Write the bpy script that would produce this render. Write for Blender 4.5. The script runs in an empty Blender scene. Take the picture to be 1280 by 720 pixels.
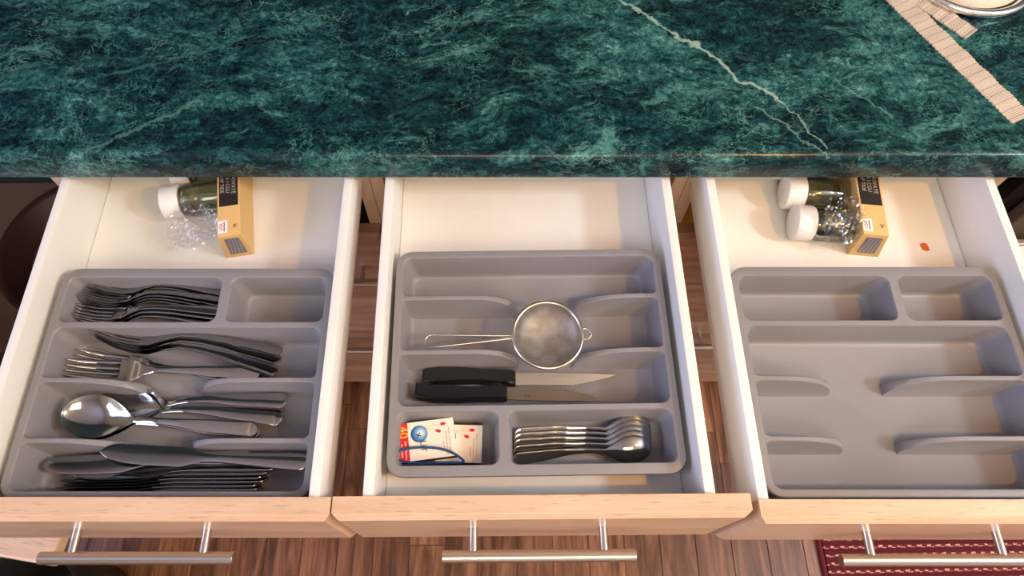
import bpy, bmesh, math, random
from mathutils import Vector, Matrix
random.seed(7)
SC = bpy.context.scene
COL = SC.collection
R = math.radians
ZR = 0.93                      # height of the drawer rims above the floor
FL = ZR - .072                 # drawer bottoms
TF = FL + .003                 # tray floors
CT = ZR + .052                 # worktop surface

# ------------------------------------------------------------------ camera, light, exposure
cam = bpy.data.cameras.new('camera'); co = bpy.data.objects.new('camera', cam); COL.objects.link(co)
co.location = (0, 0, 1.60); co.rotation_euler = (R(90 - 64.1), 0, 0)
cam.sensor_width = 36; cam.lens = 864 / 1280 * 36; cam.shift_x = 25 / 1280; cam.clip_start = .01
SC.camera = co
SC.view_settings.view_transform = 'Standard'; SC.view_settings.look = 'None'
SC.view_settings.gamma = 1; SC.view_settings.exposure = 0.0
w = bpy.data.worlds.new('world'); SC.world = w; w.use_nodes = True
w.node_tree.nodes['Background'].inputs[0].default_value = (.75, .85, 1, 1)
w.node_tree.nodes['Background'].inputs[1].default_value = .35

def lamp(name, kind, loc, power, col, size, rot=None, sy=None):
    l = bpy.data.lights.new(name, kind); l.energy = power; l.color = col
    if kind == 'AREA':
        l.shape = 'RECTANGLE'; l.size = size; l.size_y = sy or size
    else:
        l.shadow_soft_size = size
    o = bpy.data.objects.new(name, l); COL.objects.link(o); o.location = loc
    if rot: o.rotation_euler = rot
    return o
lamp('ceiling_lamp', 'POINT', (1.99, -.24, 2.45), 100, (.82, .90, .97), .13)
lamp('pendant_lamp', 'POINT', (.80, -.20, 2.03), 29, (1, .44, .03), .03)
# daylight from the window in the left wall, and an added overhead fill behind the camera that brightens the drawers
lamp('window_daylight', 'AREA', (-2.15, -.5, 1.75), 40, (.54, .62, 1), 1.3, (0, R(-90), 0), 1.1)
lamp('overhead_fill', 'AREA', (.15, -1.5, 2.95), 32, (1, .90, .66), 1.2, (0, 0, 0), 1.2)

# ------------------------------------------------------------------ helpers
def obj(name, bm, mat, parent=None, loc=(0, 0, 0), rot=(0, 0, 0), smooth=None):
    me = bpy.data.meshes.new(name)
    bmesh.ops.recalc_face_normals(bm, faces=bm.faces[:])
    bm.to_mesh(me); bm.free()
    return obj_me(name, me, mat, parent, loc, rot, smooth)
def obj_me(name, me, mat, parent=None, loc=(0, 0, 0), rot=(0, 0, 0), smooth=None):
    if mat is not None:
        me.materials.clear(); me.materials.append(mat)
    if smooth is not None:
        for p in me.polygons: p.use_smooth = True
        me.set_sharp_from_angle(angle=R(smooth))
    o = bpy.data.objects.new(name, me); COL.objects.link(o)
    o.location = loc; o.rotation_euler = rot
    if parent: o.parent = parent
    return o
def empty(name, loc=(0, 0, 0), rot=(0, 0, 0)):
    o = bpy.data.objects.new(name, None); COL.objects.link(o); o.location = loc; o.rotation_euler = rot
    o.empty_display_size = .02
    return o
def tag(o, label=None, cat=None, group=None, kind=None):
    if label: o['label'] = label
    if cat: o['category'] = cat
    if group: o['group'] = group
    if kind: o['kind'] = kind
    return o
def box(bm, x0, x1, y0, y1, z0, z1, bev=0, seg=2):
    r = bmesh.ops.create_cube(bm, size=1)
    vs = r['verts']
    for v in vs:
        v.co = Vector(((x0 + x1) / 2 + v.co.x * (x1 - x0), (y0 + y1) / 2 + v.co.y * (y1 - y0), (z0 + z1) / 2 + v.co.z * (z1 - z0)))
    if bev:
        es = list({e for v in vs for e in v.link_edges})
        bmesh.ops.bevel(bm, geom=es, offset=bev, segments=seg, affect='EDGES', profile=.5)
    return bm
def BX(*a, **k):
    return box(bmesh.new(), *a, **k)
def ring(bm, pts): return [bm.verts.new(p) for p in pts]
def bridge(bm, a, b):
    n = len(a)
    for i in range(n):
        bm.faces.new((a[i], a[(i + 1) % n], b[(i + 1) % n], b[i]))
def prism_y(bm, prof, y0, y1):
    a = ring(bm, [(x, y0, z) for x, z in prof]); b = ring(bm, [(x, y1, z) for x, z in prof])
    bridge(bm, a, b); bm.faces.new(a); bm.faces.new(b); return bm
def prism_x(bm, prof, x0, x1):
    a = ring(bm, [(x0, y, z) for y, z in prof]); b = ring(bm, [(x1, y, z) for y, z in prof])
    bridge(bm, a, b); bm.faces.new(a); bm.faces.new(b); return bm
def prism_z(bm, poly, z0, z1):
    a = ring(bm, [(x, y, z0) for x, y in poly]); b = ring(bm, [(x, y, z1) for x, y in poly])
    bridge(bm, a, b); bm.faces.new(a); bm.faces.new(b); return bm
def lathe(bm, prof, n=32, axis='z', at=(0, 0, 0)):
    """prof: list of (r, h); closed at ends where r == 0"""
    rings = []
    for r, h in prof:
        if r <= 1e-6: pts = [(0, 0, h)]
        else: pts = [(r * math.cos(2 * math.pi * i / n), r * math.sin(2 * math.pi * i / n), h) for i in range(n)]
        q = []
        for p in pts:
            if axis == 'x': p = (p[2], p[0], p[1])
            if axis == 'y': p = (p[1], p[2], p[0])
            q.append(bm.verts.new((p[0] + at[0], p[1] + at[1], p[2] + at[2])))
        rings.append(q)
    for a, b in zip(rings, rings[1:]):
        if len(a) == 1 and len(b) == 1: continue
        if len(a) == 1:
            for i in range(n): bm.faces.new((a[0], b[(i + 1) % n], b[i]))
        elif len(b) == 1:
            for i in range(n): bm.faces.new((a[i], a[(i + 1) % n], b[0]))
        else: bridge(bm, a, b)
    return bm
def tube(bm, pts, r, n=8, closed=False, ry=None):
    pts = [Vector(p) for p in pts]; N = len(pts); rings = []
    up = Vector((0, 0, 1))
    for i, p in enumerate(pts):
        if closed: t = pts[(i + 1) % N] - pts[i - 1]
        else: t = pts[min(i + 1, N - 1)] - pts[max(i - 1, 0)]
        t.normalize()
        u = up if abs(t.z) < .95 else Vector((0, 1, 0))
        s = t.cross(u).normalized(); u2 = s.cross(t).normalized()
        rings.append([bm.verts.new(p + s * (r * math.cos(2 * math.pi * k / n)) + u2 * ((ry or r) * math.sin(2 * math.pi * k / n))) for k in range(n)])
    for a, b in zip(rings, rings[1:]): bridge(bm, a, b)
    if closed: bridge(bm, rings[-1], rings[0])
    else: bm.faces.new(rings[0]); bm.faces.new(rings[-1])
    return bm
def rr(x0, x1, y0, y1, r, n=6):
    out = []
    for cx, cy, a0 in ((x1 - r, y1 - r, 0), (x0 + r, y1 - r, 90), (x0 + r, y0 + r, 180), (x1 - r, y0 + r, 270)):
        for k in range(n + 1):
            a = R(a0 + 90 * k / n); out.append((cx + r * math.cos(a), cy + r * math.sin(a)))
    return out
def text_me(s, size, font_scale=1):
    c = bpy.data.curves.new('lettering', 'FONT'); c.body = s; c.size = size; c.extrude = .00004
    c.align_x = 'CENTER'; c.align_y = 'CENTER'
    t = bpy.data.objects.new('lettering', c); COL.objects.link(t)
    dg = bpy.context.evaluated_depsgraph_get()
    me = bpy.data.meshes.new_from_object(t.evaluated_get(dg))
    bpy.data.objects.remove(t); bpy.data.curves.remove(c)
    return me
def text(s, size, mat, parent, loc, rot, name='lettering', bold=0):
    return obj_me(name, text_me(s, size), mat, parent, loc, rot)

# ------------------------------------------------------------------ materials
def srgb(r, g, b):
    f = lambda c: (c / 255 / 12.92) if c / 255 <= .04045 else ((c / 255 + .055) / 1.055) ** 2.4
    return (f(r), f(g), f(b), 1)
class M:
    def __init__(s, name, col=(.5, .5, .5, 1), rough=.5, metal=0, spec=.5):
        s.m = bpy.data.materials.new(name); s.m.use_nodes = True
        s.t = s.m.node_tree; s.b = s.t.nodes['Principled BSDF']
        s.b.inputs['Base Color'].default_value = col; s.b.inputs['Roughness'].default_value = rough
        s.b.inputs['Metallic'].default_value = metal; s.b.inputs['Specular IOR Level'].default_value = spec
    def n(s, typ, **k):
        nd = s.t.nodes.new(typ)
        for a, v in k.items():
            if a.startswith('i_'):
                key = a[2:]
                nd.inputs[int(key) if key.isdigit() else key.replace('_', ' ')].default_value = v
            else: setattr(nd, a, v)
        return nd
    def l(s, a, b): s.t.links.new(a, b)
    def coord(s, scale=(1, 1, 1), kind='Object', rot=(0, 0, 0)):
        tc = s.n('ShaderNodeTexCoord'); mp = s.n('ShaderNodeMapping')
        mp.inputs['Scale'].default_value = scale; mp.inputs['Rotation'].default_value = rot
        s.l(tc.outputs[kind], mp.inputs['Vector']); return mp.outputs[0]
    def noise(s, vec, scale, detail=4, rough=.5, dist=0):
        nd = s.n('ShaderNodeTexNoise'); nd.inputs['Scale'].default_value = scale; nd.inputs['Detail'].default_value = detail
        nd.inputs['Roughness'].default_value = rough; nd.inputs['Distortion'].default_value = dist
        s.l(vec, nd.inputs['Vector']); return nd
    def ramp(s, fac, stops, interp='LINEAR'):
        nd = s.n('ShaderNodeValToRGB'); cr = nd.color_ramp; cr.interpolation = interp
        while len(cr.elements) < len(stops): cr.elements.new(.5)
        for e, (p, c) in zip(cr.elements, stops): e.position = p; e.color = c
        s.l(fac, nd.inputs[0]); return nd.outputs[0]
    def mix(s, fac, a, b, mode='MIX'):
        nd = s.n('ShaderNodeMix', data_type='RGBA', blend_type=mode)
        for sock, v in ((nd.inputs[0], fac), (nd.inputs[6], a), (nd.inputs[7], b)):
            if hasattr(v, 'is_output'): s.l(v, sock)
            else: sock.default_value = v
        return nd.outputs[2]
    def math(s, op, a, b=0, c=None):
        nd = s.n('ShaderNodeMath', operation=op)
        for i, v in enumerate((a, b) if c is None else (a, b, c)):
            if hasattr(v, 'is_output'): s.l(v, nd.inputs[i])
            else: nd.inputs[i].default_value = v
        return nd.outputs[0]
    def base(s, sock): s.l(sock, s.b.inputs['Base Color'])
    def bump(s, h, strength=.2, dist=.001):
        nd = s.n('ShaderNodeBump'); nd.inputs['Strength'].default_value = strength; nd.inputs['Distance'].default_value = dist
        s.l(h, nd.inputs['Height']); s.l(nd.outputs[0], s.b.inputs['Normal'])
G = lambda v: (v, v, v, 1)

def wood(name, light, dark, scale=(3, 60, 60), rough=.35, contrast=(.35, .7), fine=True):
    m = M(name, rough=rough)
    v = m.coord(scale)
    n1 = m.noise(v, 1, 6, .6, .4)
    col = m.ramp(n1.outputs[0], [(contrast[0], dark), (contrast[1], light)])
    if fine:
        v2 = m.coord((scale[0] * 6, scale[1] * 8, scale[2] * 8))
        n2 = m.noise(v2, 1, 2, .5)
        f = m.ramp(n2.outputs[0], [(.60, G(0)), (.70, G(.55))])
        col = m.mix(f, col, tuple(c * .55 for c in dark[:3]) + (1,))
    m.base(col); return m.m

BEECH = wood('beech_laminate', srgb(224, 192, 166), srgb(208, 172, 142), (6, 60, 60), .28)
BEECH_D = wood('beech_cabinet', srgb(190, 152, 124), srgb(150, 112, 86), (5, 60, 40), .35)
CARC = wood('pale_carcass', srgb(214, 190, 166), srgb(198, 172, 146), (30, 30, 4), .5, fine=False)
def white_m():
    m = M('white_drawer_enamel', rough=.38)
    n = m.noise(m.coord((1, 1, 1)), 7, 3, .5)
    m.base(m.ramp(n.outputs[0], [(.3, srgb(234, 232, 228)), (.7, srgb(240, 238, 234))])); return m.m
WHITE = white_m()
def tray_m():
    m = M('grey_plastic', rough=.42)
    n = m.noise(m.coord((1, 1, 1)), 900, 2, .6)
    m.base(m.ramp(n.outputs[0], [(.3, srgb(135, 133, 138)), (.7, srgb(142, 140, 145))]))
    m.bump(n.outputs[0], .12, .0003); return m.m
TRAY = tray_m()
def steel_m(name, col, rough, scr=(20, 300, 300), aniso=0):
    m = M(name, col, rough, 1)
    n = m.noise(m.coord(scr), 1, 2, .5)
    rg = m.n('ShaderNodeMapRange', i_3=max(.02, rough - .06), i_4=rough + .12)
    m.l(n.outputs[0], rg.inputs[0]); m.l(rg.outputs[0], m.b.inputs['Roughness']); return m.m
STEEL = steel_m('polished_cutlery_steel', (.40, .385, .37, 1), .09)
SATIN = steel_m('satin_blade_steel', (.86, .78, .67, 1), .50, (30, 900, 900))
HANDLE = M('brushed_nickel', (.60, .55, .50, 1), .22, 1).m
WIRE = steel_m('strainer_wire', (.72, .67, .60, 1), .2)
CHROME = M('chrome', (.85, .85, .86, 1), .05, 1).m
BLACKP = M('black_plastic', srgb(30, 29, 30), .38).m
DARK = M('dark_void', srgb(16, 14, 13), .6).m
def floor_m():
    m = M('oak_strip_floor', rough=.38)
    oi = m.n('ShaderNodeObjectInfo')
    tc = m.n('ShaderNodeTexCoord')
    ad = m.n('ShaderNodeVectorMath', operation='ADD'); m.l(tc.outputs['Object'], ad.inputs[0])
    mu = m.n('ShaderNodeMath', operation='MULTIPLY'); m.l(oi.outputs['Random'], mu.inputs[0]); mu.inputs[1].default_value = 40
    m.l(mu.outputs[0], ad.inputs[1])
    mp = m.n('ShaderNodeMapping'); mp.inputs['Scale'].default_value = (42, 4, 4); m.l(ad.outputs[0], mp.inputs[0])
    n1 = m.noise(mp.outputs[0], 1, 7, .65, .8)
    c = m.ramp(n1.outputs[0], [(.28, srgb(48, 28, 19)), (.45, srgb(112, 70, 47)), (.62, srgb(158, 108, 78)), (.8, srgb(186, 140, 108))])
    tint = m.ramp(oi.outputs['Random'], [(0, G(.62)), (.5, G(.85)), (1, G(1.0))])
    m.base(m.mix(1, c, tint, 'MULTIPLY')); return m.m
FLOOR = floor_m()

def marble_m():
    m = M('green_marble_laminate', rough=.2)
    tc = m.n('ShaderNodeTexCoord')
    P0 = tc.outputs['Object']
    # domain warp
    wn = m.noise(P0, 9, 5, .6)
    sb = m.n('ShaderNodeVectorMath', operation='SUBTRACT'); m.l(wn.outputs['Color'], sb.inputs[0]); sb.inputs[1].default_value = (.5, .5, .5)
    sc = m.n('ShaderNodeVectorMath', operation='SCALE'); m.l(sb.outputs[0], sc.inputs[0]); sc.inputs['Scale'].default_value = .06
    ad = m.n('ShaderNodeVectorMath', operation='ADD'); m.l(P0, ad.inputs[0]); m.l(sc.outputs[0], ad.inputs[1])
    W = ad.outputs[0]
    # streaky direction: rotate and stretch
    mp = m.n('ShaderNodeMapping'); mp.inputs['Rotation'].default_value = (0, 0, R(-38)); mp.inputs['Scale'].default_value = (.55, 1.25, 1)
    m.l(W, mp.inputs[0]); S = mp.outputs[0]
    nm = m.noise(S, 10, 10, .70, .5).outputs[0]
    n2 = m.noise(S, 55, 8, .75, .3).outputs[0]
    n3 = m.noise(P0, 4.2, 4, .55).outputs[0]
    n4 = m.noise(W, 170, 5, .7, .2).outputs[0]
    n5 = m.noise(S, 21, 9, .72, .8).outputs[0]
    dark = m.ramp(m.math('ADD', m.math('MULTIPLY', n2, .6), m.math('MULTIPLY', n4, .4)), [(.43, srgb(8, 22, 28)), (.51, srgb(16, 46, 52)), (.57, srgb(28, 70, 74)), (.64, srgb(60, 112, 112))])
    mid = m.ramp(m.math('ADD', m.math('MULTIPLY', n2, .55), m.math('MULTIPLY', n4, .45)), [(.41, srgb(14, 40, 45)), (.47, srgb(30, 74, 76)), (.55, srgb(56, 108, 106)), (.64, srgb(122, 168, 160))])
    pm = m.math('ADD', m.math('MULTIPLY', nm, .75), m.math('MULTIPLY', n3, .35))
    col = m.mix(m.ramp(pm, [(.535, G(0)), (.60, G(1))]), dark, mid)
    col = m.mix(m.ramp(n5, [(.58, G(0)), (.66, G(.75))]), col, m.mix(n2, srgb(58, 116, 114), srgb(96, 152, 146)))
    ol = m.math('ABSOLUTE', m.math('SUBTRACT', pm, .557))
    col = m.mix(m.ramp(ol, [(0, G(.7)), (.007, G(0))]), col, srgb(8, 22, 26))
    grey = m.ramp(m.noise(P0, 6, 4, .6).outputs[0], [(.45, G(0)), (.62, G(.45))])
    col = m.mix(grey, col, m.mix(1, col, (1.15, .92, .84, 1), 'MULTIPLY'))
    # dark hairlines
    def ridge(vec, scale, width, det=6, dist=.8):
        n = m.noise(vec, scale, det, .6, dist)
        a = m.math('ABSOLUTE', m.math('SUBTRACT', n.outputs[0], .5))
        return m.ramp(a, [(0, G(1)), (width, G(0))])
    gate = m.ramp(m.noise(W, 14, 2).outputs[0], [(.42, G(0)), (.52, G(1))])
    col = m.mix(m.mix(1, ridge(S, 30, .013), gate, 'MULTIPLY'), col, srgb(6, 20, 22))
    gate2 = m.ramp(m.noise(W, 8, 3).outputs[0], [(.48, G(0)), (.62, G(.6))])
    col = m.mix(m.mix(1, ridge(S, 32, .010, 9, .2), gate2, 'MULTIPLY'), col, srgb(128, 178, 168))
    gate3 = m.ramp(m.noise(P0, 20, 3).outputs[0], [(.50, G(0)), (.62, G(.6))])
    col = m.mix(m.mix(1, ridge(W, 70, .022, 5, .5), gate3, 'MULTIPLY'), col, srgb(90, 150, 144))
    # small pale chips
    vo = m.n('ShaderNodeTexVoronoi', feature='F1'); vo.inputs['Scale'].default_value = 38; m.l(W, vo.inputs['Vector'])
    ch = m.ramp(vo.outputs['Distance'], [(.05, G(1)), (.09, G(0))])
    cg = m.ramp(vo.outputs['Color'], [(.80, G(0)), (.84, G(.8))])
    col = m.mix(m.mix(1, ch, cg, 'MULTIPLY'), col, srgb(150, 190, 182))
    # the few long pale veins that run across this worktop
    wn2 = m.noise(P0, 32, 6, .65)
    sb2 = m.n('ShaderNodeVectorMath', operation='SUBTRACT'); m.l(wn2.outputs['Color'], sb2.inputs[0]); sb2.inputs[1].default_value = (.5, .5, .5)
    sc2 = m.n('ShaderNodeVectorMath', operation='SCALE'); m.l(sb2.outputs[0], sc2.inputs[0]); sc2.inputs['Scale'].default_value = .035
    ad2 = m.n('ShaderNodeVectorMath', operation='ADD'); m.l(P0, ad2.inputs[0]); m.l(sc2.outputs[0], ad2.inputs[1])
    fl = m.n('ShaderNodeVectorMath', operation='MULTIPLY'); m.l(ad2.outputs[0], fl.inputs[0]); fl.inputs[1].default_value = (1, 1, 0)
    Q = fl.outputs[0]
    def seg(a, b):
        A = Vector((a[0], a[1], 0)); B = Vector((b[0], b[1], 0)); d = B - A
        s1 = m.n('ShaderNodeVectorMath', operation='SUBTRACT'); m.l(Q, s1.inputs[0]); s1.inputs[1].default_value = A
        dt = m.n('ShaderNodeVectorMath', operation='DOT_PRODUCT'); m.l(s1.outputs[0], dt.inputs[0]); dt.inputs[1].default_value = d / d.length_squared
        t = m.n('ShaderNodeClamp'); m.l(dt.outputs['Value'], t.inputs[0])
        s2 = m.n('ShaderNodeVectorMath', operation='SCALE'); s2.inputs[0].default_value = d; m.l(t.outputs[0], s2.inputs['Scale'])
        di = m.n('ShaderNodeVectorMath', operation='DISTANCE'); m.l(s1.outputs[0], di.inputs[0]); m.l(s2.outputs[0], di.inputs[1])
        return di.outputs['Value']
    def vein(pts, wd, amt, c):
        nonlocal col
        d = None
        for a, b in zip(pts, pts[1:]):
            s_ = seg(a, b); d = s_ if d is None else m.math('MINIMUM', d, s_)
        wv = m.math('MULTIPLY', m.noise(P0, 45, 3).outputs[0], 2 * wd)
        f = m.math('SUBTRACT', 1, m.math('DIVIDE', d, wv))
        f = m.math('MULTIPLY', m.math('MAXIMUM', f, 0), amt * 1.6)
        f = m.math('MINIMUM', f, amt)
        col = m.mix(f, col, c)
    vein([(.140, .72), (.182, .678), (.218, .642), (.257, .613), (.284, .569), (.330, .540)], .0026, .85, srgb(150, 176, 164))
    vein([(.330, .540), (.348, .505), (.372, .470)], .0017, .6, srgb(130, 168, 156))
    vein([(.300, .530), (.345, .485), (.372, .462)], .0017, .5, srgb(122, 160, 150))
    vein([(.40, .57), (.43, .54), (.45, .51)], .0016, .4, srgb(112, 160, 150))
    vein([(-.445, .470), (-.390, .500), (-.335, .538)], .0028, .42, srgb(100, 146, 138))
    vein([(-.46, .575), (-.40, .592), (-.33, .618), (-.29, .64)], .0028, .35, srgb(74, 130, 126))
    m.base(col)
    m.b.inputs['Specular IOR Level'].default_value = .25
    return m.m
MARBLE = marble_m()

# ------------------------------------------------------------------ the setting
WALLM = M('warm_wall_paint', srgb(205, 196, 186), .8).m
BACKM = M('dark_green_wall_paint', srgb(44, 62, 62), .7).m
CEIL = M('ceiling_paint', srgb(224, 220, 214), .9).m
def struct(name, bm, m, parent=None, **k):
    o = obj(name, bm, m, parent, **k); o['kind'] = 'structure'; return o
X0, X1, Y0, Y1, ZC = -2.2, 2.7, -2.4, 1.10, 3.0
floor = struct('floor', BX(X0, X1, Y0, Y1, -.04, -.003), FLOOR)
struct('wall_back', BX(X0, X1, Y1, Y1 + .1, 0, ZC), BACKM)
struct('wall_front', BX(X0, X1, Y0 - .1, Y0, 0, ZC), WALLM)
struct('wall_right', BX(X1, X1 + .1, Y0, Y1, 0, ZC), WALLM)
bw = bmesh.new()
box(bw, X0 - .1, X0, Y0, Y1, 0, 1.15); box(bw, X0 - .1, X0, Y0, Y1, 2.35, ZC)
box(bw, X0 - .1, X0, Y0, -1.2, 1.15, 2.35); box(bw, X0 - .1, X0, .2, Y1, 1.15, 2.35)
struct('wall_left', bw, WALLM)
struct('ceiling', BX(X0, X1, Y0, Y1, ZC, ZC + .1), CEIL)
# floor strips, each a plank of its own
PW = .078
plank_me = []
for L in (.42, .52, .62):
    me = bpy.data.meshes.new('floor_plank'); b = bmesh.new()
    box(b, -PW / 2 + .0006, PW / 2 - .0006, -L / 2 + .0006, L / 2 - .0006, -.010, 0, .0008, 1); b.to_mesh(me); b.free()
    me.materials.append(FLOOR); plank_me.append((L, me))
nx = 0
for i in range(-20, 22):
    x = i * PW + .015
    if x < -1.5 or x > 1.3: continue
    y = -.45 - random.random() * .4
    while y < 1.05:
        L, me = random.choice(plank_me)
        if y + L > 1.09: L, me = plank_me[0]
        if y + L > 1.095: break
        o = bpy.data.objects.new('floor_plank', me); COL.objects.link(o); o.parent = floor
        o.location = (x, y + L / 2, 0); y += L

# ------------------------------------------------------------------ worktop
bt = bmesh.new()
zb, zt, yf = ZR + .011, CT, .459
prof = [(1.095, zb), (yf + .005, zb)]
for k in range(1, 6): a = R(-90 - 18 * k); prof.append((yf + .005 + .005 * math.cos(a), zb + .005 + .005 * math.sin(a)))
prof[-1] = (yf, zb + .005)
for k in range(0, 9):
    a = R(180 - 90 * k / 8); prof.append((yf + .011 + .011 * math.cos(a), zt - .011 + .011 * math.sin(a)))
prof.append((1.095, zt))
prism_x(bt, prof, -1.9, 1.6)
wt = obj('worktop', bt, MARBLE, smooth=35)
tag(wt, 'long dark green marble-patterned worktop with rounded front edge above the drawers', 'worktop')

# ------------------------------------------------------------------ cabinets and drawers
PT = .017                         # carcass panel thickness
YS = .502                         # front plane of the carcasses
def handle_bm(L=.193, post=.131):
    b = bmesh.new(); r = .0062
    lathe(b, [(0, -L / 2), (r - .0006, -L / 2), (r, -L / 2 + .0006), (r, L / 2 - .0006), (r - .0006, L / 2), (0, L / 2)], 24, 'x', (0, -.027, 0))
    for s in (-1, 1):
        lathe(b, [(.0044, 0), (.0044, -.0235)], 16, 'y', (s * post / 2, 0, 0))
    return b
HME = None
def handle(parent, loc):
    global HME
    if HME is None:
        o = obj('bar_handle', handle_bm(), HANDLE, parent, loc, smooth=40); HME = o.data
    else:
        o = obj_me('bar_handle', HME, None, parent, loc)
    o['label'] = 'brushed metal bar handle'
    return o
def front_bm(w, h, t=.021):
    """slab, origin at top centre of its back face; front edges chamfered"""
    cx, cz, cy = .006, .007, .0045
    b = bmesh.new()
    def rect(y, ix, iz, r=.0008):
        return ring(b, [(-w / 2 + ix, y, -iz), (w / 2 - ix, y, -iz), (w / 2 - ix, y, -h + iz), (-w / 2 + ix, y, -h + iz)])
    rs = [rect(0, 0, 0), rect(-(t - cy) + .0012, 0, 0), rect(-(t - cy) + .0006, .0012, .0010), rect(-(t - cy), .0012, .0012), rect(-t, cx, cz)]
    for a, c in zip(rs, rs[1:]): bridge(b, a, c)
    b.faces.new(rs[0]); b.faces.new(rs[-1]); return b
def drawer_bm(w, L=.46):
    b = bmesh.new(); t = .011
    for s in (-1, 1):
        pr = [(0, -.052), (0, -.0018), (.0006, -.0005), (.0018, 0), (.0088, 0), (.0103, -.0006), (t, -.0024), (t, -.0735), (.019, -.0735), (.019, -.078), (.005, -.078), (.005, -.052)]
        pr = [(-s * (w / 2 - x) if s > 0 else (w / 2 - x), z) for x, z in pr]
        prism_y(b, pr, 0, L)
    box(b, -w / 2 + t + .0011, w / 2 - t - .0011, 0, L - .012, -.0735, -.072)
    box(b, -w / 2 + t + .0002, w / 2 - t - .0002, L - .012, L, -.0735, -.004, .001, 1)
    return b
def cabinet(name, xc, width, label, fronts, top, hx, long_bar=False):
    """fronts: (z_top, z_bottom, handle offset below z_top) for the closed drawers below"""
    root = empty(name, (xc, .78, 0)); tag(root, label, 'cabinet', 'base cabinets in a row')
    zb_, zt_ = .13, ZR + .0105
    for s in (-1, 1):
        xo = s * (width / 2 - PT / 2)
        obj('side_panel', BX(xo - PT / 2 + .0003, xo + PT / 2 - .0003, YS - .78, 1.085 - .78, zb_, zt_, .0006, 1), CARC, root)
    obj('bottom_panel', BX(-width / 2 + PT, width / 2 - PT, YS - .78 + .001, .30, zb_, zb_ + .016), CARC, root)
    obj('back_panel', BX(-width / 2 + PT, width / 2 - PT, .29, .303, zb_ + .016, zt_ - .002), CARC, root)
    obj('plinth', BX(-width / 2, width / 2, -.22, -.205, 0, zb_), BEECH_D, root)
    obj('rail', BX(-width / 2 + PT, width / 2 - PT, YS - .78, YS - .78 + .05, zt_ - .016, zt_ - .0005), CARC, root)
    for (z1, z0, hd) in fronts:
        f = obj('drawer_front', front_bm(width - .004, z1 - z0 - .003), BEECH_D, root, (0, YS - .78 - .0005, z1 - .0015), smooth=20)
        if long_bar: obj('bar_handle', handle_bm(.385, .32), HANDLE, f, (0, -.021, -hd), smooth=40)['label'] = 'long brushed metal bar handle'
        else: handle(f, (0, -.021, -hd))
    bx, bw_, yb, rz, fx, fw = top
    d = obj('drawer', drawer_bm(bw_), WHITE, root, (bx - xc, yb - .78, ZR), (0, 0, R(rz)), smooth=35)
    d['label'] = 'white open drawer box with thin rounded sides'
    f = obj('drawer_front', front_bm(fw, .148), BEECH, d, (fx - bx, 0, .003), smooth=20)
    f['label'] = 'pale beech-look drawer front with chamfered edge'
    handle(f, (hx - fx, -.021, -.068))
    return root
cabinet('base_cabinet', -.3537, .4, 'left base cabinet whose open drawer holds the full tray of forks, spoons and knives',
        [(ZR - .155, ZR - .484, .09), (ZR - .487, .13, .04)], (-.3325, .341, .1065, 0, -.350, .399), -.353, True)
cabinet('base_cabinet', .0463, .4, 'middle base cabinet whose open drawer holds the strainer, matchboxes and black-handled knives',
        [(ZR - .155, ZR - .484, .09), (ZR - .487, .13, .04)], (.0445, .333, .1085, .45, .0465, .391), .0465)
cabinet('base_cabinet', .4463, .4, 'right base cabinet whose open drawer holds the empty grey tray',
        [(ZR - .155, ZR - .31, .07), (ZR - .313, ZR - .466, .045), (ZR - .469, .13, .04)], (.4180, .337, .1045, 0, .4440, .390), .4430)

# ------------------------------------------------------------------ grey cutlery trays
TW, TD, TH = .300, .254, .048
def tray_bm():
    b = bmesh.new()
    hx, hy = TW / 2, TD / 2
    def rloop(x0, x1, y0, y1, r, z): return ring(b, [(x, y, z) for x, y in rr(x0, x1, y0, y1, r)])
    outer = rloop(-hx + .0015, hx - .0015, -hy + .0015, hy - .0015, .0165, TH)
    holes = [(-.1425, .1425, -.0555, .1192, .010), (-.1425, -.0365, -.1165, -.0605, .009), (-.0275, .1425, -.1165, -.0605, .009)]
    hl = []
    for x0, x1, y0, y1, r in holes:
        hl.append(rloop(x0, x1, y0, y1, r, TH))
    es = []
    for lp in [outer] + hl:
        for i in range(len(lp)): es.append(b.edges.new((lp[i], lp[(i + 1) % len(lp)])))
    bmesh.ops.triangle_fill(b, use_beauty=True, use_dissolve=False, edges=es)
    # walls of each pocket, drafted, with a soft fillet into the floor
    for (x0, x1, y0, y1, r), top in zip(holes, hl):
        prev = top
        for ix, iy, z in ((.0008, .0007, TH - .0009), (.0012, .0010, TH - .0022), (.0055, .0026, .0100), (.0064, .0031, .0068), (.0082, .0042, .0045), (.0108, .0062, .0033)):
            cur = rloop(x0 + ix, x1 - ix, y0 + iy, y1 - iy, r, z); bridge(b, prev, cur); prev = cur
        b.faces.new(prev)
    prev = outer
    for o_, z in ((-.0004, TH - .0004), (0, TH - .0015), (-.0002, TH - .006), (-.0030, TH - .0065), (-.0075, .003), (-.0095, 0)):
        cur = rloop(-hx - o_, hx + o_, -hy - o_, hy + o_, .018, z); bridge(b, prev, cur); prev = cur
    b.faces.new(prev)
    return b
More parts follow.
